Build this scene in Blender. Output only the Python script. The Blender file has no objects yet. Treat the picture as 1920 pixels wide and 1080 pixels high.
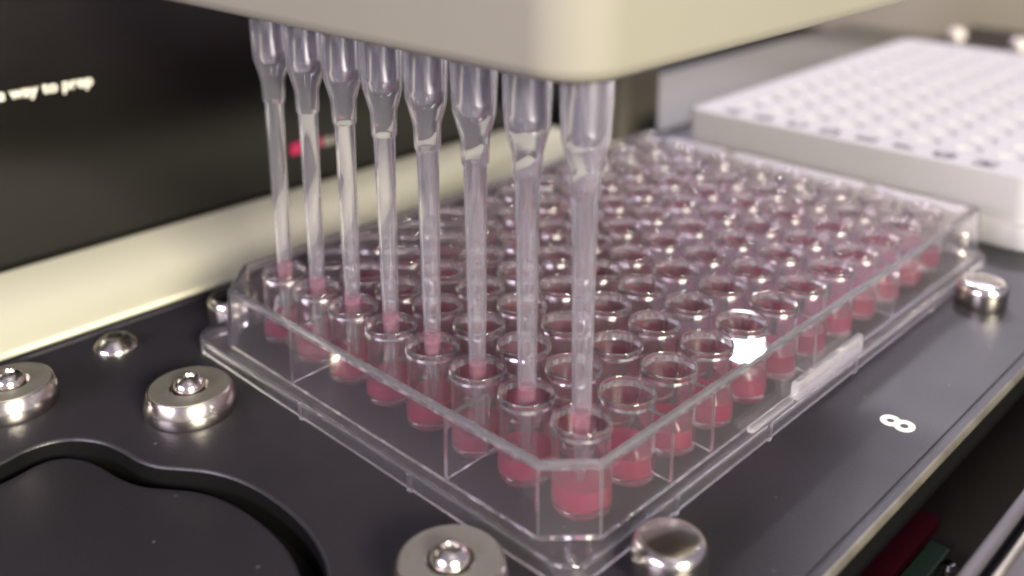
import bpy, bmesh, math, random
from mathutils import Vector, Matrix
random.seed(7)
S = 0.001                     # everything below is written in millimetres
C = bpy.context.scene.collection
sc = bpy.context.scene

# ------------------------------------------------------------------ camera, world, lamps, exposure
cam_data = bpy.data.cameras.new('camera')
cam = bpy.data.objects.new('camera', cam_data); C.objects.link(cam); sc.camera = cam
right = Vector((0.69633829, -0.71771009, -0.00228378))
down = Vector((-0.18588710, -0.17727653, -0.96644659))
fwd = Vector((0.69322361, 0.67339829, -0.25685748))
m = Matrix((right, -down, -fwd)).transposed().to_4x4()
m.translation = Vector((-69.20821, -58.37009, 80.12286)) * S
cam.matrix_world = m
cam_data.sensor_width = 36; cam_data.lens = 35.63756
cam_data.shift_x = 0.000245; cam_data.shift_y = -0.176068
cam_data.clip_start = 0.002; cam_data.clip_end = 20
cam_data.dof.use_dof = True; cam_data.dof.focus_distance = 0.137; cam_data.dof.aperture_fstop = 12.5
sc.cycles.use_denoising = True
sc.cycles.max_bounces = 26; sc.cycles.transmission_bounces = 24; sc.cycles.transparent_max_bounces = 24
sc.cycles.glossy_bounces = 8; sc.cycles.diffuse_bounces = 4
sc.cycles.sample_clamp_indirect = 20
sc.cycles.filter_width = 2.2
sc.view_settings.view_transform = 'Standard'; sc.view_settings.look = 'None'
sc.view_settings.exposure = 0.15; sc.view_settings.gamma = 1.0

w = bpy.data.worlds.new('World'); sc.world = w; w.use_nodes = True
bg = w.node_tree.nodes['Background']
bg.inputs['Color'].default_value = (0.80, 0.73, 0.95, 1); bg.inputs['Strength'].default_value = 0.42

def area(name, loc, target, sx, sy, power, col):
    l = bpy.data.lights.new(name, 'AREA'); l.shape = 'RECTANGLE'; l.size = sx; l.size_y = sy
    l.energy = power; l.color = col
    o = bpy.data.objects.new(name, l); C.objects.link(o)
    o.location = Vector(loc)
    o.rotation_euler = (Vector(target) - Vector(loc)).to_track_quat('-Z', 'Y').to_euler()
    return o
area('warm_front_light', (-0.30, -1.15, 0.50), (0.08, 0.03, 0), 0.45, 0.25, 43.0, (1.0, 0.93, 0.76))
area('cool_left_light', (-1.0, 0.06, 0.40), (0.10, 0.03, 0.02), 0.5, 0.2, 11.0, (0.92, 0.82, 1.0))
area('ceiling_light', (-0.05, -0.35, 1.15), (0.05, 0.08, 0), 0.6, 0.8, 1.0, (1.0, 0.95, 0.92))
for k, (px, py, pz) in enumerate(((1.02, 0.20, 0.98), (0.94, 0.56, 0.98), (0.70, 0.80, 1.0))):   # added panels, brighten the deck strip and make glints on the plate
    area('added_glint_light', (px, py, pz), (0.10, 0.0, 0.0), 0.15, 0.08, 6.0, (0.95, 0.88, 1.0))
# the small bright lamp mirrored in the plate's clear deck
hl = Vector((44, 7, 12.2)) * S; rd = Vector((0.768487, 0.443806, 0.460938))
area('strip_lamp', hl + rd * 0.9, hl, 0.028, 0.021, 0.2, (0.95, 0.95, 1.0))

# ------------------------------------------------------------------ materials
def mat(name, base, rough=0.5, metal=0.0, spec=0.5, trans=0.0, ior=1.45, coat=0.0, sss=0.0):
    m = bpy.data.materials.new(name); m.use_nodes = True
    b = m.node_tree.nodes['Principled BSDF']
    b.inputs['Base Color'].default_value = (*base, 1); b.inputs['Roughness'].default_value = rough
    b.inputs['Metallic'].default_value = metal; b.inputs['Specular IOR Level'].default_value = spec
    b.inputs['Transmission Weight'].default_value = trans; b.inputs['IOR'].default_value = ior
    b.inputs['Coat Weight'].default_value = coat
    if sss:
        b.inputs['Subsurface Weight'].default_value = sss; b.inputs['Subsurface Scale'].default_value = 0.002
        b.inputs['Subsurface Radius'].default_value = (1, .6, .6)
    return m
def nodes(m): return m.node_tree.nodes, m.node_tree.links, m.node_tree.nodes['Principled BSDF']
def wear(m, base, dark, scale, lo=0.4, hi=0.7, rough=None, bump=0.0, bscale=900):
    """mottled colour, roughness variation and a fine grain bump, all in object space"""
    n, l, b = nodes(m)
    tc = n.new('ShaderNodeTexCoord'); no = n.new('ShaderNodeTexNoise'); no.inputs['Scale'].default_value = scale
    no.inputs['Detail'].default_value = 6
    l.new(tc.outputs['Object'], no.inputs['Vector'])
    r = n.new('ShaderNodeValToRGB'); r.color_ramp.elements[0].position = lo; r.color_ramp.elements[1].position = hi
    r.color_ramp.elements[0].color = (*base, 1); r.color_ramp.elements[1].color = (*dark, 1)
    l.new(no.outputs['Fac'], r.inputs['Fac']); l.new(r.outputs['Color'], b.inputs['Base Color'])
    if rough:
        mr = n.new('ShaderNodeMapRange'); mr.inputs['To Min'].default_value = rough[0]; mr.inputs['To Max'].default_value = rough[1]
        l.new(no.outputs['Fac'], mr.inputs['Value']); l.new(mr.outputs['Result'], b.inputs['Roughness'])
    if bump:
        n2 = n.new('ShaderNodeTexNoise'); n2.inputs['Scale'].default_value = bscale
        l.new(tc.outputs['Object'], n2.inputs['Vector'])
        bu = n.new('ShaderNodeBump'); bu.inputs['Strength'].default_value = bump; bu.inputs['Distance'].default_value = 0.0002
        l.new(n2.outputs['Fac'], bu.inputs['Height']); l.new(bu.outputs['Normal'], b.inputs['Normal'])
    return m
M = {}
M['deck'] = wear(mat('anodised_black', (0.022, 0.020, 0.022), 0.42), (0.017, 0.0145, 0.019), (0.0125, 0.011, 0.014), 60, rough=(0.36, 0.50), bump=0.2, bscale=2500)
def specks(m):                       # dust on the black deck
    n, l, b = nodes(m)
    src = b.inputs['Base Color'].links[0].from_socket
    tc = n.new('ShaderNodeTexCoord'); v = n.new('ShaderNodeTexVoronoi'); v.inputs['Scale'].default_value = 330
    l.new(tc.outputs['Object'], v.inputs['Vector'])
    r = n.new('ShaderNodeMath'); r.operation = 'LESS_THAN'; r.inputs[1].default_value = 0.075
    l.new(v.outputs['Distance'], r.inputs[0])
    sep = n.new('ShaderNodeSeparateColor'); l.new(v.outputs['Color'], sep.inputs['Color'])
    t2 = n.new('ShaderNodeMath'); t2.operation = 'GREATER_THAN'; t2.inputs[1].default_value = 0.8; l.new(sep.outputs['Red'], t2.inputs[0])
    mu = n.new('ShaderNodeMath'); mu.operation = 'MULTIPLY'; l.new(r.outputs[0], mu.inputs[0]); l.new(t2.outputs[0], mu.inputs[1])
    mx = n.new('ShaderNodeMix'); mx.data_type = 'RGBA'; mx.inputs['B'].default_value = (0.075, 0.07, 0.07, 1)
    l.new(mu.outputs[0], mx.inputs['Factor']); l.new(src, mx.inputs['A']); l.new(mx.outputs['Result'], b.inputs['Base Color'])
specks(M['deck'])
M['deck_edge'] = wear(mat('worn_edge', (0.2, 0.19, 0.16), 0.4, 0.6), (0.19, 0.175, 0.14), (0.11, 0.10, 0.085), 200)
M['cream'] = wear(mat('cream_paint', (0.78, 0.74, 0.58), 0.45), (0.60, 0.585, 0.44), (0.585, 0.57, 0.43), 25, bump=0.06, bscale=1500)
M['grey'] = wear(mat('shaded_cream_paint', (0.34, 0.32, 0.26), 0.5), (0.105, 0.098, 0.075), (0.098, 0.09, 0.07), 25, bump=0.06, bscale=1500)  # right stretch of the cream ledge, with the pipettor's shade in its colour
M['head'] = wear(mat('beige_plastic', (0.62, 0.57, 0.45), 0.42), (0.25, 0.236, 0.193), (0.242, 0.229, 0.187), 30, bump=0.08, bscale=1800)
M['beige'] = wear(mat('beige_wall', (0.42, 0.38, 0.32), 0.5), (0.36, 0.32, 0.275), (0.345, 0.31, 0.265), 12)
M['panel'] = wear(mat('black_panel', (0.010, 0.009, 0.008), 0.34, ior=1.57), (0.005, 0.0045, 0.004), (0.007, 0.006, 0.005), 18, rough=(0.20, 0.25))
M['print_white'] = mat('white_print', (0.80, 0.78, 0.68), 0.5)
M['print_pink'] = mat('pink_print', (0.62, 0.03, 0.12), 0.5)
M['print_black'] = mat('black_print', (0.02, 0.02, 0.03), 0.5)
M['steel'] = wear(mat('steel', (0.62, 0.58, 0.53), 0.2, 1.0), (0.66, 0.62, 0.57), (0.52, 0.48, 0.44), 300, rough=(0.12, 0.26))
M['washer'] = wear(mat('brushed_steel', (0.48, 0.46, 0.40), 0.38, 1.0), (0.60, 0.58, 0.51), (0.50, 0.485, 0.43), 260, rough=(0.42, 0.55), bump=0.1, bscale=3000)
M['dark_metal'] = mat('dark_gap', (0.012, 0.012, 0.011), 0.4, 0.5)
M['nozzle'] = wear(mat('nozzle_metal', (0.44, 0.43, 0.46), 0.12, 1.0), (0.74, 0.73, 0.78), (0.64, 0.63, 0.68), 300, rough=(0.07, 0.13))
M['post'] = wear(mat('dark_post', (0.035, 0.032, 0.024), 0.4), (0.038, 0.034, 0.026), (0.028, 0.025, 0.02), 40)
M['rack'] = wear(mat('white_plastic', (0.76, 0.73, 0.74), 0.55), (0.35, 0.338, 0.35), (0.338, 0.326, 0.338), 40, bump=0.05, bscale=1500)
M['red'] = mat('red_plastic', (0.13, 0.003, 0.014), 0.6)
M['green'] = mat('green_board', (0.05, 0.10, 0.055), 0.5)
M['olive'] = wear(mat('olive_interior', (0.05, 0.042, 0.028), 0.6), (0.055, 0.046, 0.03), (0.035, 0.03, 0.02), 40)
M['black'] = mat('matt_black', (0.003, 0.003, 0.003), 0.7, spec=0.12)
M['rail'] = wear(mat('grey_rail', (0.12, 0.11, 0.12), 0.35, 0.4), (0.085, 0.078, 0.086), (0.07, 0.063, 0.07), 50, rough=(0.42, 0.55))
# plastics that are clear with a little milkiness (moulded polystyrene, frosted polypropylene)
def hazy(name, tint, rough, ior, haze, milk):
    m = bpy.data.materials.new(name); m.use_nodes = True
    n, l, b = nodes(m); out = n['Material Output']
    b.inputs['Base Color'].default_value = (*tint, 1); b.inputs['Roughness'].default_value = rough
    b.inputs['Transmission Weight'].default_value = 1.0; b.inputs['IOR'].default_value = ior
    t = n.new('ShaderNodeBsdfTranslucent'); t.inputs['Color'].default_value = (*milk, 1)
    d = n.new('ShaderNodeBsdfDiffuse'); d.inputs['Color'].default_value = (*milk, 1)
    a = n.new('ShaderNodeMixShader'); a.inputs[0].default_value = 0.5; l.new(t.outputs[0], a.inputs[1]); l.new(d.outputs[0], a.inputs[2])
    mx = n.new('ShaderNodeMixShader'); mx.inputs[0].default_value = haze
    l.new(b.outputs[0], mx.inputs[1]); l.new(a.outputs[0], mx.inputs[2]); l.new(mx.outputs[0], out.inputs['Surface'])
    return m
M['clear'] = hazy('clear_polystyrene', (0.99, 0.98, 0.99), 0.015, 1.5, 0.035, (0.90, 0.86, 0.94))
M['sheet'] = hazy('clear_sheet', (0.99, 0.98, 0.99), 0.012, 1.42, 0.03, (0.94, 0.86, 0.91))
M['well'] = hazy('clear_well', (0.99, 0.95, 0.965), 0.008, 1.5, 0.035, (0.97, 0.86, 0.92))
M['liquid'] = hazy('pink_medium', (0.96, 0.40, 0.52), 0.01, 1.33, 0.62, (1.0, 0.06, 0.26))
M['drawn'] = hazy('drawn_medium', (0.97, 0.58, 0.67), 0.02, 1.33, 0.07, (0.95, 0.14, 0.30))
M['tab'] = hazy('moulded_tab', (0.99, 0.98, 0.99), 0.04, 1.5, 0.12, (0.92, 0.88, 0.95))
M['reflection_haze'] = hazy('reflection_plastic', (0.99, 0.98, 0.99), 0.10, 1.45, 0.30, (0.88, 0.86, 0.93))
M['tip'] = hazy('frosted_polypropylene', (0.96, 0.96, 0.985), 0.015, 1.33, 0.06, (0.94, 0.91, 1.0))


# ------------------------------------------------------------------ helpers
def obj(name, bm, material, parent=None, loc=None, smooth=True, angle=35):
    bmesh.ops.recalc_face_normals(bm, faces=bm.faces[:])
    me = bpy.data.meshes.new(name); bm.to_mesh(me); bm.free()
    me.materials.append(material)
    if smooth:
        me.polygons.foreach_set('use_smooth', [True] * len(me.polygons))
        me.set_sharp_from_angle(angle=math.radians(angle))
    o = bpy.data.objects.new(name, me); C.objects.link(o)
    if parent: o.parent = parent
    if loc is not None: o.location = Vector(loc) * S
    return o
def thing(name, label, cat, loc=(0, 0, 0), group=None):
    o = bpy.data.objects.new(name, None); C.objects.link(o); o.empty_display_size = 0.005
    o.location = Vector(loc) * S
    return tag(o, label, cat, group)
def tag(o, label, cat, group=None):
    o['label'] = label; o['category'] = cat
    if group: o['group'] = group
    return o
def struct(o): o['kind'] = 'structure'; return o
def V(bm, p): return bm.verts.new((p[0] * S, p[1] * S, p[2] * S))
def lathe(prof, n=40, cx=0, cy=0, bm=None, closed=False):
    """prof: (r, z) pairs; r = 0 ends in a point; closed joins the last ring to the first"""
    bm = bm or bmesh.new(); rings = []
    for r, z in prof:
        if r < 1e-6: rings.append([V(bm, (cx, cy, z))])
        else: rings.append([V(bm, (cx + r * math.cos(2 * math.pi * k / n), cy + r * math.sin(2 * math.pi * k / n), z)) for k in range(n)])
    pairs = list(zip(rings, rings[1:])) + ([(rings[-1], rings[0])] if closed else [])
    for a, b in pairs:
        for k in range(n):
            k2 = (k + 1) % n
            q = [a[k % len(a)], a[k2 % len(a)], b[k2 % len(b)], b[k % len(b)]]
            q = list(dict.fromkeys(q))
            if len(q) > 2: bm.faces.new(q)
    if not closed:
        for rg, flip in ((rings[0], True), (rings[-1], False)):
            if len(rg) > 2: bm.faces.new(rg[::-1] if flip else rg)
    return bm
def outline(x0, x1, y0, y1, cuts, kind='arc', n=6):
    """counter-clockwise rounded or chamfered rectangle, n+1 points at each corner"""
    pts = []
    for (cx, cy, sx, sy, c, a0) in ((x0, y0, 1, 1, cuts[0], 180), (x1, y0, -1, 1, cuts[1], 270), (x1, y1, -1, -1, cuts[2], 0), (x0, y1, 1, -1, cuts[3], 90)):
        ox, oy = cx + sx * c, cy + sy * c
        P = [(ox + c * math.cos(math.radians(a0 + 90 * k / n)), oy + c * math.sin(math.radians(a0 + 90 * k / n))) for k in range(n + 1)]
        if kind == 'chamfer' and c > 1.5:
            A, B = P[0], P[-1]; P = [(A[0] + (B[0] - A[0]) * k / n, A[1] + (B[1] - A[1]) * k / n) for k in range(n + 1)]
        pts += P
    return pts
def loft(loops, bm=None, closed=False, caps=(True, True)):
    """loops: lists of 3-D points with equal counts"""
    bm = bm or bmesh.new()
    R = [[V(bm, p) for p in lp] for lp in loops]; n = len(R[0])
    for a, b in list(zip(R, R[1:])) + ([(R[-1], R[0])] if closed else []):
        for k in range(n): bm.faces.new((a[k], a[(k + 1) % n], b[(k + 1) % n], b[k]))
    if not closed:
        if caps[0]: bm.faces.new(R[0][::-1])
        if caps[1]: bm.faces.new(R[-1])
    return bm
def lift(pts, z): return [(x, y, z) for x, y in pts]
def box(x0, x1, y0, y1, z0, z1, bev=0.0, bm=None):
    bm = bm or bmesh.new()
    if bev <= 0:
        return loft([lift([(x0, y0), (x1, y0), (x1, y1), (x0, y1)], z) for z in (z0, z1)], bm)
    L = []
    for z, i in ((z0, bev), (z0 + bev * .3, bev * .3), (z0 + bev, 0), (z1 - bev, 0), (z1 - bev * .3, bev * .3), (z1, bev)):
        L.append(lift(outline(x0 + i, x1 - i, y0 + i, y1 - i, [max(bev - i, bev * .3)] * 4, 'arc', 3), z))
    return loft(L, bm)
def prism(pts, z0, z1, bm=None): return loft([lift(pts, z0), lift(pts, z1)], bm)
def holed_sheet(outer, x0, y0, nx, ny, pitch, r, z0, z1, n=24):
    """a sheet with nx x ny round holes; outer is its outline"""
    bm = bmesh.new(); cache = {}
    def v(x, y, z):
        k = (round(x, 4), round(y, 4), z)
        if k not in cache: cache[k] = V(bm, (x, y, z))
        return cache[k]
    h = pitch / 2; q = n // 4
    xs = [x0 - h + pitch * i for i in range(nx + 1)]; ys = [y0 - h + pitch * j for j in range(ny + 1)]
    for z, s in ((z0, -1), (z1, 1)):
        for i in range(nx):
            for j in range(ny):
                cx, cy = x0 + pitch * i, y0 + pitch * j
                for k in range(n):
                    A = 2 * math.pi * k / n; B = 2 * math.pi * (k + 1) / n
                    def sq(a):
                        c, d = math.cos(a), math.sin(a); m_ = max(abs(c), abs(d)); return (cx + h * c / m_, cy + h * d / m_)
                    a1, b1 = sq(A), sq(B)
                    f = [v(cx + r * math.cos(A), cy + r * math.sin(A), z), v(*a1, z), v(*b1, z), v(cx + r * math.cos(B), cy + r * math.sin(B), z)]
                    bm.faces.new(f if s > 0 else f[::-1])
        # border between the cell block and the outline
        rim = []
        def edgepts(cx, cy):
            out = []
            for k in range(n):
                A = 2 * math.pi * k / n; c, d = math.cos(A), math.sin(A); m_ = max(abs(c), abs(d)); out.append((cx + h * c / m_, cy + h * d / m_))
            return out
        allp = set()
        for i in range(nx):
            for j in range(ny):
                if i in (0, nx - 1) or j in (0, ny - 1):
                    for (x, y) in edgepts(x0 + pitch * i, y0 + pitch * j): allp.add((round(x, 4), round(y, 4)))
        bx0, bx1, by0, by1 = [round(t, 4) for t in (xs[0], xs[-1], ys[0], ys[-1])]
        bot = sorted(p for p in allp if abs(p[1] - by0) < 1e-3); rgt = sorted((p for p in allp if abs(p[0] - bx1) < 1e-3), key=lambda p: p[1])
        top = sorted((p for p in allp if abs(p[1] - by1) < 1e-3), reverse=True); lft = sorted((p for p in allp if abs(p[0] - bx0) < 1e-3), key=lambda p: -p[1])
        inner = bot[:-1] + rgt[:-1] + top[:-1] + lft[:-1]
        iv = [v(*p, z) for p in inner]; ov = [v(*p, z) for p in outer]
        ed = []
        for L in (iv, ov):
            for k in range(len(L)):
                e = bm.edges.get((L[k], L[(k + 1) % len(L)])) or bm.edges.new((L[k], L[(k + 1) % len(L)])); ed.append(e)
        bmesh.ops.triangle_fill(bm, edges=ed, use_beauty=True)
    for i in range(nx):
        for j in range(ny):
            cx, cy = x0 + pitch * i, y0 + pitch * j
            for k in range(n):
                A = 2 * math.pi * k / n; B = 2 * math.pi * (k + 1) / n
                P = [(cx + r * math.cos(a), cy + r * math.sin(a)) for a in (A, B)]
                bm.faces.new((v(*P[0], z0), v(*P[0], z1), v(*P[1], z1), v(*P[1], z0)))
    for k in range(len(outer)):
        a, b = outer[k], outer[(k + 1) % len(outer)]
        bm.faces.new((v(*a, z0), v(*b, z0), v(*b, z1), v(*a, z1)))
    return bm
def text(name, body, material, size, parent=None, loc=(0, 0, 0), rot=(0, 0, 0), bold=0.0, depth=0.03, align='CENTER'):
    cu = bpy.data.curves.new(name, 'FONT'); cu.body = body; cu.size = size * S; cu.extrude = depth * S; cu.offset = bold * S
    cu.align_x = align; cu.align_y = 'CENTER'; cu.resolution_u = 6
    t = bpy.data.objects.new(name + '_curve', cu); C.objects.link(t)
    me = bpy.data.meshes.new_from_object(t.evaluated_get(bpy.context.evaluated_depsgraph_get()))
    bpy.data.objects.remove(t); bpy.data.curves.remove(cu)
    me.name = name; me.materials.clear(); me.materials.append(material)
    o = bpy.data.objects.new(name, me); C.objects.link(o); o.location = Vector(loc) * S; o.rotation_euler = rot
    if parent: o.parent = parent
    return o

# ------------------------------------------------------------------ deck and the instrument round it
pocket = [(-31.9, 73.0), (-28.4, 73.6), (-25.1, 73.1), (-22.4, 71.2), (-20.4, 68.0), (-19.4, 64.2), (-18.9, 60.6), (-17.8, 57.4), (-15.8, 54.6), (-13.7, 51.6), (-12.1, 47.8), (-11.2, 43.6),
          (-10.9, 39.3), (-11.0, 35.2), (-11.6, 31.1), (-12.8, 27.1), (-14.5, 23.8), (-18.5, 18.5), (-24, 14), (-32, 10.6), (-42, 9.4), (-58, 10), (-72, 17), (-82, 30), (-84, 46), (-76, 60), (-60, 68), (-44, 71.5)]
def smooth_loop(P, n=4):             # closed Catmull-Rom through the points
    out = []; N = len(P)
    for i in range(N):
        p0, p1, p2, p3 = (Vector(P[(i + k) % N]) for k in (-1, 0, 1, 2))
        for k in range(n):
            t = k / n
            out.append(tuple(0.5 * ((2 * p1) + (p2 - p0) * t + (2 * p0 - 5 * p1 + 4 * p2 - p3) * t * t + (3 * p1 - p0 - 3 * p2 + p3) * t ** 3)))
    return out
pk = smooth_loop(pocket)[::-1]       # counter-clockwise
if sum(a[0] * b[1] - b[0] * a[1] for a, b in zip(pk, pk[1:] + pk[:1])) < 0: pk = pk[::-1]
def inset(P, d):
    out = []; N = len(P)
    for i in range(N):
        a, b = Vector(P[i - 1]), Vector(P[(i + 1) % N]); t = (b - a).normalized(); out.append((P[i][0] - t.y * d, P[i][1] + t.x * d))
    return out
bm = bmesh.new()
X0, X1, Y0, Y1 = -160, 386, -14.6, 98.6
oc = [(X0, Y0), (X1, Y0), (X1, Y1), (X0, Y1)]
ov = [V(bm, (*p, 0)) for p in oc]; pv = [V(bm, (*p, 0)) for p in inset(pk, -0.5)]
ed = [bm.edges.new((L[k], L[(k + 1) % len(L)])) for L in (ov, pv) for k in range(len(L))]
bmesh.ops.triangle_fill(bm, edges=ed, use_beauty=True)
rings = [pv] + [[V(bm, (*p, z)) for p in inset(pk, d)] for d, z in ((-0.3, -0.04), (-0.1, -0.18), (0, -0.45))]
for a, b in zip(rings, rings[1:]):
    for k in range(len(a)): bm.faces.new((a[k], a[(k + 1) % len(a)], b[(k + 1) % len(a)], b[k]))
# front edge: shallow groove line, raised lip, drop
prof = [(-14.6, 0), (-14.75, -0.25), (-15.0, -0.25), (-15.15, -0.02), (-16.1, -0.05)]
rows = [[V(bm, (X0, y, z)), V(bm, (X1, y, z))] for y, z in prof]
for a, b in zip(rows, rows[1:]): bm.faces.new((a[0], a[1], b[1], b[0]))
bm.faces.new((V(bm, (X0, Y1, 0)), V(bm, (X1, Y1, 0)), V(bm, (X1, Y1, -5)), V(bm, (X0, Y1, -5))))
bm.faces.new((V(bm, (X1, -16, 0)), V(bm, (X1, Y1, 0)), V(bm, (X1, Y1, -5)), V(bm, (X1, -16, -5))))
deck = struct(obj('deck', bm, M['deck']))
bm = bmesh.new()
rows = [[V(bm, (X0, y, z)), V(bm, (X1, y, z))] for y, z in ((-16.1, -0.05), (-16.35, -0.12), (-16.65, -0.5), (-16.7, -0.95))]
for a, b in zip(rows, rows[1:]): bm.faces.new((a[0], a[1], b[1], b[0]))
obj('front_edge', bm, M['deck_edge'], deck)
bm = bmesh.new()
rows = [[V(bm, (X0, y, z)), V(bm, (X1, y, z))] for y, z in ((-16.7, -0.95), (-16.6, -1.1), (-16.6, -5), (98.6, -5))]
for a, b in zip(rows, rows[1:]): bm.faces.new((a[0], a[1], b[1], b[0]))
obj('front_face', bm, M['black'], deck)
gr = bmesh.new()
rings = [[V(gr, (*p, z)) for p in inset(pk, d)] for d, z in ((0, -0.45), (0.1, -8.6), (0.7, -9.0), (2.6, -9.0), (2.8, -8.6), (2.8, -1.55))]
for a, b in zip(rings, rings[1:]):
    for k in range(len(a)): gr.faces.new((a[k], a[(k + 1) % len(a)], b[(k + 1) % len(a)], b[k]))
obj('shaded_groove', gr, M['black'], deck)  # matt black stands in for the shade inside the groove
gr = bmesh.new()
rings = [[V(gr, (*p, z)) for p in inset(pk, d)] for d, z in ((2.8, -1.55), (2.85, -1.3), (3.05, -1.15), (3.4, -1.1))]
for a, b in zip(rings, rings[1:]):
    for k in range(len(a)): gr.faces.new((a[k], a[(k + 1) % len(a)], b[(k + 1) % len(a)], b[k]))
gr.faces.new(rings[-1])
obj('recessed_disc', gr, M['deck'], deck)
side = struct(obj('reflector_wall', box(-215, -195, -80, 240, -12, 55, 0.8), M['cream']))  # added unseen wall, gives the nozzles and tips something bright to reflect
obj('rear_strip', box(X0, X1, 99.3, 101.0, -4, 0.25, 0.2), M['deck'], deck)
t8 = text('slot_number', '8', M['print_white'], 6.6, deck, (59.9, -9.15, 0.02), bold=0.12, depth=0.02)

ledge = obj('cream_ledge', box(-160, 139, 102.2, 135.5, -12, 0.6, 0.5), M['cream'])
tag(ledge, 'long cream painted ledge behind the black deck', 'ledge')
ledge2 = obj('shaded_ledge', box(157, 351, 102.2, 145, -12, 0.6, 0.5), M['grey'])
tag(ledge2, 'ledge behind the white well block, its shade put in as grey', 'ledge')
post = obj('dark_post', loft([lift(outline(139.2, 156.8, 103.5, 120, [7, 0.6, 0.6, 7], 'arc', 8), z) for z in (-12, 90)]), M['post'])
tag(post, 'dark upright post between the cream ledge and the shaded ledge', 'post')
panel = thing('black_panel', 'black back panel with white lettering and a small pink mark', 'panel', (0, 136, 0))
obj('board', box(-260, 156, 0.2, 6, -12, 220, 0.8), M['panel'], panel)
text('lettering', 'the way to prep', M['print_white'], 3.2, panel, (12.6, -0.02, 34.35), (math.pi / 2, 0, 0), bold=0.05, depth=0.03, align='RIGHT')
bm = box(57.0, 60.6, -0.05, 0.19, 8.6, 11.4); box(61.2, 65.6, -0.05, 0.19, 9.0, 11.2, 0, bm)
obj('pink_mark', bm, M['print_pink'], panel)
bm = box(66.4, 68.4, -0.05, 0.19, 8.9, 10.9); box(69.0, 72.0, -0.05, 0.19, 8.9, 10.7, 0, bm)
obj('pale_mark', bm, mat('grey_print', (0.35, 0.33, 0.28), 0.5), panel)
bench = struct(obj('added_bench', box(-1800, 1800, -1800, 1800, -80, -60), mat('added_bench_black', (0.022, 0.02, 0.02), 0.7, spec=0.2)))  # added unseen bench, kept dark to darken the black panel's reflection
back = struct(obj('recess_floor', box(-300, 520, 98.7, 300, -14.2, -12.2), M['black']))
wall2 = obj('end_wall', box(399, 410, -80, 240, -12, 135, 0.8), M['beige'])
tag(wall2, 'beige end wall of the instrument beyond the deck', 'wall')

# gap in front of the deck
gap = struct(obj('gap_floor', box(-160, 420, -27.5, -5, -26, -22), M['olive']))
inner = thing('inner_wall', 'dark olive wall with slots under the deck front edge', 'wall', (0, 0, 0))
obj('board', box(-160, 420, -5, -3, -21.9, -5.1), M['olive'], inner)
for x in (100, 118, 131, 150, 172):
    obj('slot', box(x, x + 5.5, -5.35, -5.01, -21, -5.2), M['black'], inner)
bm = loft([lift([(69.2 + 1.7 * math.cos(a) if a is not None else 0, -11.2 + 1.7 * math.sin(a)) for a in [math.radians(-90 + 180 * k / 10) for k in range(11)]] + [(-60, -9.5), (-60, -12.9)], z) for z in (-20.6, -19.2)])
tag(obj('red_strip', bm, M['red']), 'dark red strip with a rounded end in the gap before the deck', 'strip')
tag(obj('green_board', box(-60, 66, -16.2, -13.2, -21.9, -20.2, 0.3), M['green']), 'dark green circuit board lying beside the red strip', 'circuit board')
scr = thing('small_screw', 'tiny pale screw beside the green board in the gap', 'screw', (61.5, -17.6, -22))
obj('shank', lathe([(0.8, 0), (0.8, 1.6)], 16), M['steel'], scr); obj('screw_head', lathe([(1.3, 1.6), (1.3, 2.2), (0.8, 2.8), (0, 3.0)], 20), M['steel'], scr)
rail = thing('front_rail', 'grey metal rail along the gap in front of the deck', 'rail', (0, 0, 0))
obj('rail_body', box(-160, 420, -80, -29.6, -30, -0.4, 0.4), M['rail'], rail)
obj('rail_lip', box(-160, 420, -28.4, -26.8, -30, 0.0, 0.25), M['rail'], rail)
obj('rail_groove', box(-160, 420, -29.5, -28.5, -30, -1.6), M['black'], rail)
obj('rail_trim', box(-160, 420, -30.6, -29.7, -0.45, 0.05, 0.15), M['deck_edge'], rail)

# ------------------------------------------------------------------ pins and screws on the deck
def washer_pin(x, y, label):
    t = thing('washer_pin', label, 'pin', (x, y, 0), 'washers screwed to the deck')
    obj('washer', lathe([(6.3, 0.02), (6.5, 0.5), (6.5, 1.7), (6.4, 1.95), (5.95, 3.6), (5.8, 3.75), (5.65, 3.7), (2.75, 3.7), (2.6, 3.6), (2.6, 2.6)], 56), M['steel'], t)
    obj('face', lathe([(5.62, 3.5), (5.62, 3.76), (2.8, 3.76), (2.75, 3.5)], 56, closed=True), M['washer'], t)
    s = obj('screw', lathe([(2.3, 2.61), (2.3, 3.6), (2.2, 4.1), (1.9, 4.7), (1.4, 5.15), (0.8, 5.3), (0.65, 5.0), (0, 4.9)], 32), M['steel'], t)
    return t
washer_pin(-7.6, 66.6, 'round steel washer with domed screw left of the clear plate')
washer_pin(-6.0, 12.6, 'steel washer with brassy domed screw at the bottom edge, nearest the camera')
washer_pin(-25.2, 86.6, 'steel washer cut by the left edge of the photo')
def smooth_pin(x, y, r, h, label):
    t = thing('locating_pin', label, 'pin', (x, y, 0), 'smooth locating pins round the plate')
    obj('pin_body', lathe([(r * .96, 0.02), (r, 0.4), (r, h - 1.5), (r * .985, h - 1.1), (r * .94, h - 0.55), (r * .86, h - 0.15), (r * .78, h)], 56), M['steel'], t)
    obj('pin_cap', lathe([(r * .77, h - 0.3), (r * .77, h + 0.01), (r * .70, h - 0.02), (0, h - 0.16)], 56), M['washer'], t)
smooth_pin(12.3, -3.6, 4.3, 5.0, 'smooth round steel pin in front of the nearest plate corner')
smooth_pin(107.3, -3.0, 4.3, 4.4, 'smooth steel pin at the right end of the plate')
smooth_pin(12.0, 87.4, 4.2, 4.6, 'steel pin half hidden behind the left plate corner')
smooth_pin(129.6, 9.6, 2.6, 4.2, 'small steel pin between the clear plate and the white block')
st = thing('domed_stud', 'small conical steel stud near the back edge of the deck', 'stud', (-6.7, 92.5, 0))
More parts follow.
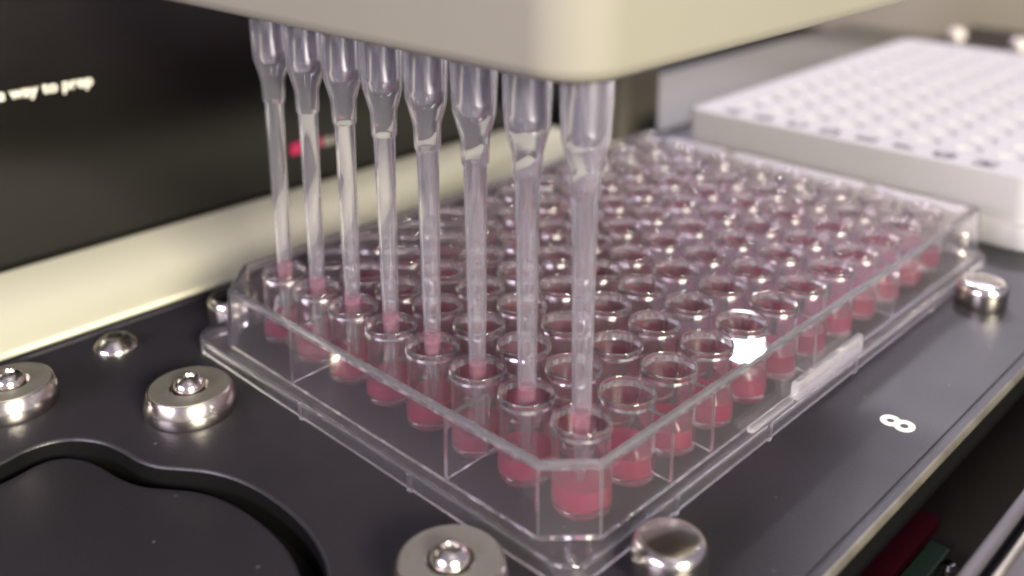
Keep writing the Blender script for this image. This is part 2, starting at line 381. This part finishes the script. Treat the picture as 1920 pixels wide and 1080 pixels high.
obj('stud_body', lathe([(3.5, 0.02), (3.5, 0.35), (3.2, 0.8), (2.1, 1.75), (1.5, 2.0)], 40), M['steel'], st)
obj('stud_top', lathe([(1.45, 1.7), (1.45, 2.02), (0.7, 1.9), (0, 1.85)], 30), M['washer'], st)
for x, y, lab in ((353, 100.0 - 3.5, 'small pale screw on the far deck behind the white block'), (348, 70, 'small pale screw on the far deck at the right edge of the photo')):
    t = thing('deck_screw', lab, 'screw', (x, y, 0), 'screws on the far deck')
    obj('screw_base', lathe([(4.0, 0.02), (4.0, 1.0)], 24), M['washer'], t)
    obj('screw_head', lathe([(3.6, 1.01), (3.4, 3.0), (2.2, 4.2), (0, 4.6)], 24), mat('pale_screw', (0.75, 0.68, 0.66), 0.4, 0.3), t)

# ------------------------------------------------------------------ the clear 96-well plate
plate = thing('well_plate', 'clear plastic 96-well plate holding pink liquid under the pipette tips', 'well plate', (0, 0, 0))
AX, AY, PT = 14.38, 11.24, 9.0
ZT = 12.2
def chamf(x0, x1, y0, y1, c0, c3): return outline(x0, x1, y0, y1, (c0, 0.8, 1.2, c3), 'chamfer', 6)
sk = [lift(chamf(3.75, 123.4, 3.4, 82.1, 5.2, 6.8), 2.75), lift(chamf(4.2, 122.95, 3.85, 81.7, 5.2, 6.8), ZT - 0.25), lift(chamf(4.45, 122.7, 4.1, 81.45, 5.1, 6.7), ZT),
      lift(chamf(5.1, 122.05, 4.75, 80.8, 4.85, 6.4), ZT), lift(chamf(5.1, 122.05, 4.75, 80.8, 4.85, 6.4), ZT - 0.3), lift(chamf(4.75, 122.4, 4.4, 81.1, 5.0, 6.5), 2.75)]
obj('skirt', loft(sk, closed=True), M['clear'], plate)
# one deck sheet with a hole for every well
obj('plate_deck', holed_sheet(chamf(5.12, 122.03, 4.77, 80.78, 4.8, 6.35), AX, AY, 12, 8, PT, 3.80, ZT - 1.25, ZT - 0.35), M['sheet'], plate, smooth=False)
# flange: lip standing on the deck, ledge running in to the skirt
def fl(i, z, c=3.0): return lift(outline(2.1 + i, 125.66 - i, 2.1 + i, 83.38 - i, [max(c - i, .4)] * 4, 'arc', 6), z)
F = [fl(0, 0.05), fl(0.0, 2.2), fl(0.25, 2.6)]
inn = lambda d, z: lift(chamf(4.85 + d, 122.3 - d, 4.5 + d, 81.0 - d, 5.0, 6.5), z)
F += [inn(0, 2.6), inn(0, 1.75), fl(0.95, 1.75), fl(0.85, 0.05)]
obj('flange', loft(F, closed=True), M['clear'], plate)
for (x, y, a) in ((1.72, 52.7, 0), (1.72, 28.9, 0), (21.6, 1.72, 1), (43.5, 1.72, 1), (68.8, 1.72, 1), (98.1, 1.72, 1)):
    b = box(x, x + .36, y - .35, y + .35, 0.1, 2.7) if a == 0 else box(x - .35, x + .35, y, y + .36, 0.1, 2.7)
    obj('flange_rib', b, M['clear'], plate)
bm = loft([[(x, y, z) for y, z in ((2.15, 2.63), (3.3, 2.63), (3.3, 5.0), (3.1, 5.5), (2.4, 5.5), (2.15, 5.2))] for x in (51.4, 71.4)])
obj('grip_tab', bm, M['tab'], plate)
obj('grip_step', box(39.5, 50.6, 2.3, 3.3, 2.63, 3.5, 0.2), M['tab'], plate)
for y0, y1 in ((6.2, 22.5), (26.0, 56.5), (59.5, 74.0)):      # pale strips standing in for the white block's reflection at the far end
    obj('reflection_band', box(117.9, 121.6, y0, y1, ZT - .34, ZT - .2), M['reflection_haze'], plate)
for y in (24.74, 58.3):              # webs between skirt and wells
    obj('web', box(4.95, 11.8, y - .35, y + .35, 2.7, ZT - 1.3), M['clear'], plate)
for x in (23.38, 32.38, 59.38, 86.38):
    obj('web', box(x - .35, x + .35, 4.7, 7.4, 2.7, ZT - 1.3), M['clear'], plate)
nub = bmesh.new(); bmesh.ops.create_uvsphere(nub, u_segments=14, v_segments=8, radius=.55 * S, matrix=Matrix.Translation(Vector((4.0, 3.7, 2.75)) * S))
obj('moulded_nub', nub, M['clear'], plate)
# wells: one tube with a thick flat bottom, shared by all 96
ro, ri, zb = 3.66, 3.42, 0.9
wprof = [(0, zb), (ro - .35, zb), (ro - .1, zb + .12), (ro - 0.02, zb + .5), (ro, ZT + .05), (ro + .05, ZT + .15), (ro + .05, ZT + .26), (ro - .02, ZT + .36), (ro - .13, ZT + .4), (ri + .08, ZT + .36), (ri, ZT + .24), (ri - .02, zb + 1.3), (ri - .3, zb + .95), (0, zb + .9)]
wb = lathe(wprof, 32)
w0 = obj('well', wb, M['well'], plate, (AX, AY, 0))
hl_ = 3.7
lprof = [(0, zb + .86), (ri - .29, zb + .91), (ri + .015, zb + 1.28), (ri + .03, zb + hl_), (ri - .10, zb + hl_ - .14), (ri - .6, zb + hl_ - .3), (ri - 1.4, zb + hl_ - .38), (0, zb + hl_ - .4)]
l0 = obj('liquid', lathe(lprof, 28), M['liquid'], w0)
wells = {(0, 0): w0}
for i in range(12):
    for j in range(8):
        if (i, j) == (0, 0): continue
        o = w0.copy(); C.objects.link(o); o.parent = plate; o.location = Vector((AX + PT * i, AY + PT * j, 0)) * S
        q = l0.copy(); C.objects.link(q); q.parent = o
        q.scale = (1, 1, random.uniform(0.84, 1.14)); q.location.z = (1 - q.scale.z) * (zb + .86) * S

# ------------------------------------------------------------------ pipette head and its eight tips
head = thing('pipettor', 'large beige eight channel pipettor above the clear plate', 'pipettor', (0, 0, 55))
hp = lambda i, z, r=7.5: lift(outline(6.9 + i, 112 - i, 6.0 + i, 116 - i, [max(r - i, 1)] * 4, 'arc', 10), z)
obj('housing', loft([hp(2.0, 0), hp(1.1, 0.25), hp(0.4, 0.9), hp(0, 2.0), hp(-0.4, 60), hp(-0.4, 110)]), M['head'], head)
nb = lathe([(2.28, 0.6), (2.28, -6.0), (2.2, -6.5), (1.75, -7.6), (1.5, -7.9)], 36)
n0 = None
tprof = [(3.05, 54.6), (3.0, 51.5), (2.82, 47.6), (2.6, 46.9), (1.98, 44.6), (1.86, 44.1), (1.76, 41.0), (1.70, 40.8), (1.50, 40.7), (1.38, 32), (1.26, 20), (1.14, 12), (0.62, 4.1),
         (0.36, 4.1), (0.80, 12), (0.86, 14), (0.92, 20), (1.06, 32), (1.14, 40.4), (1.34, 40.7), (1.40, 44.0), (1.45, 44.7), (2.2, 46.7), (2.40, 47.4), (2.55, 54.6)]
ordn = ['first', 'second', 'third', 'fourth', 'fifth', 'sixth', 'seventh', 'eighth']
tip0 = None
for k in range(8):
    y = AY + PT * (7 - k)
    if n0 is None: n0 = obj('nozzle', nb, M['nozzle'], head, (AX, y, 0))
    else:
        o = n0.copy(); C.objects.link(o); o.parent = head; o.location = Vector((AX, y, 0)) * S
    lab = ('clear pipette tip at the left end of the row of eight' if k == 0 else 'clear pipette tip at the right end of the row, nearest the plate corner' if k == 7
           else 'clear pipette tip, %s from the left in the row of eight' % ordn[k])
    if tip0 is None:
        tip0 = thing('pipette_tip', lab, 'pipette tip', (AX, y, 0), 'pipette tips hanging from the head')
        obj('tube', lathe(tprof, 36, closed=True), M['tip'], tip0)
        obj('drawn_liquid', lathe([(0, 10.2), (0.68, 10.3), (0.82, 12), (0.88, 13.9), (0.6, 13.7), (0, 13.6)], 24), M['drawn'], tip0)
    else:
        o = tip0.copy(); C.objects.link(o); o.location = Vector((AX, y, 0)) * S; o['label'] = lab
        for ch in tip0.children:
            c = ch.copy(); C.objects.link(c); c.parent = o
            if c.name.startswith('drawn'): c.location.z = random.uniform(-.5, .5) * S

# ------------------------------------------------------------------ white 96-well block with row letters
blk = thing('well_block', 'white 96-well block with black row letters behind the clear plate', 'well block', (138, 0, 0))
RX, RY = 12.6, 8.0
zt = 14.7
top_o = outline(0.5, 126.6, -1.0, 80.3, (4, 4, 4, 1.2), 'arc', 6)
obj('block_top', holed_sheet(top_o, RX, RY, 12, 8, 9.0, 3.05, zt - 1.2, zt), M['rack'], blk, smooth=False)
bo = lambda i, z: lift(outline(0.0 + i, 127.1 - i, -1.5 + i, 80.8 - i, (4.3, 4.3, 4.3, 1.5), 'arc', 6), z)
obj('block_side', loft([bo(0, 5.1), bo(0, zt - .5), bo(.2, zt - .1), bo(.5, zt - 0.02), bo(1.4, zt - 0.3), bo(1.4, 5.1)], closed=True), M['rack'], blk)
bs = lambda i, z: lift(outline(-1.6 + i, 128.6 - i, -3.2 + i, 82.4 - i, (4.6, 4.6, 4.6, 2), 'arc', 6), z)
obj('block_base', loft([bs(.2, .05), bs(0, .4), bs(0, 4.5), bs(.2, 4.9), bs(.6, 5.08)]), M['rack'], blk)
cb = lathe([(3.04, zt + .02), (3.2, zt + .06), (3.04, zt + .12), (2.85, zt + .02), (2.6, zt - .35), (2.0, zt - .6), (0, zt - .75), (0, zt - 1.6), (2.4, zt - 1.4), (2.95, zt - .8)], 28, closed=True)
c0 = obj('cup', cb, M['rack'], blk, (RX, RY, 0))
for i in range(12):
    for j in range(8):
        if (i, j) == (0, 0): continue
        o = c0.copy(); C.objects.link(o); o.parent = blk; o.location = Vector((RX + 9 * i, RY + 9 * j, 0)) * S
for j, ch in enumerate('HGFEDCBA'):
    text('row_letter', ch, M['print_black'], 6.0, blk, (4.6, 10.2 + 8.66 * j, zt + .04), bold=0.31, depth=0.03)
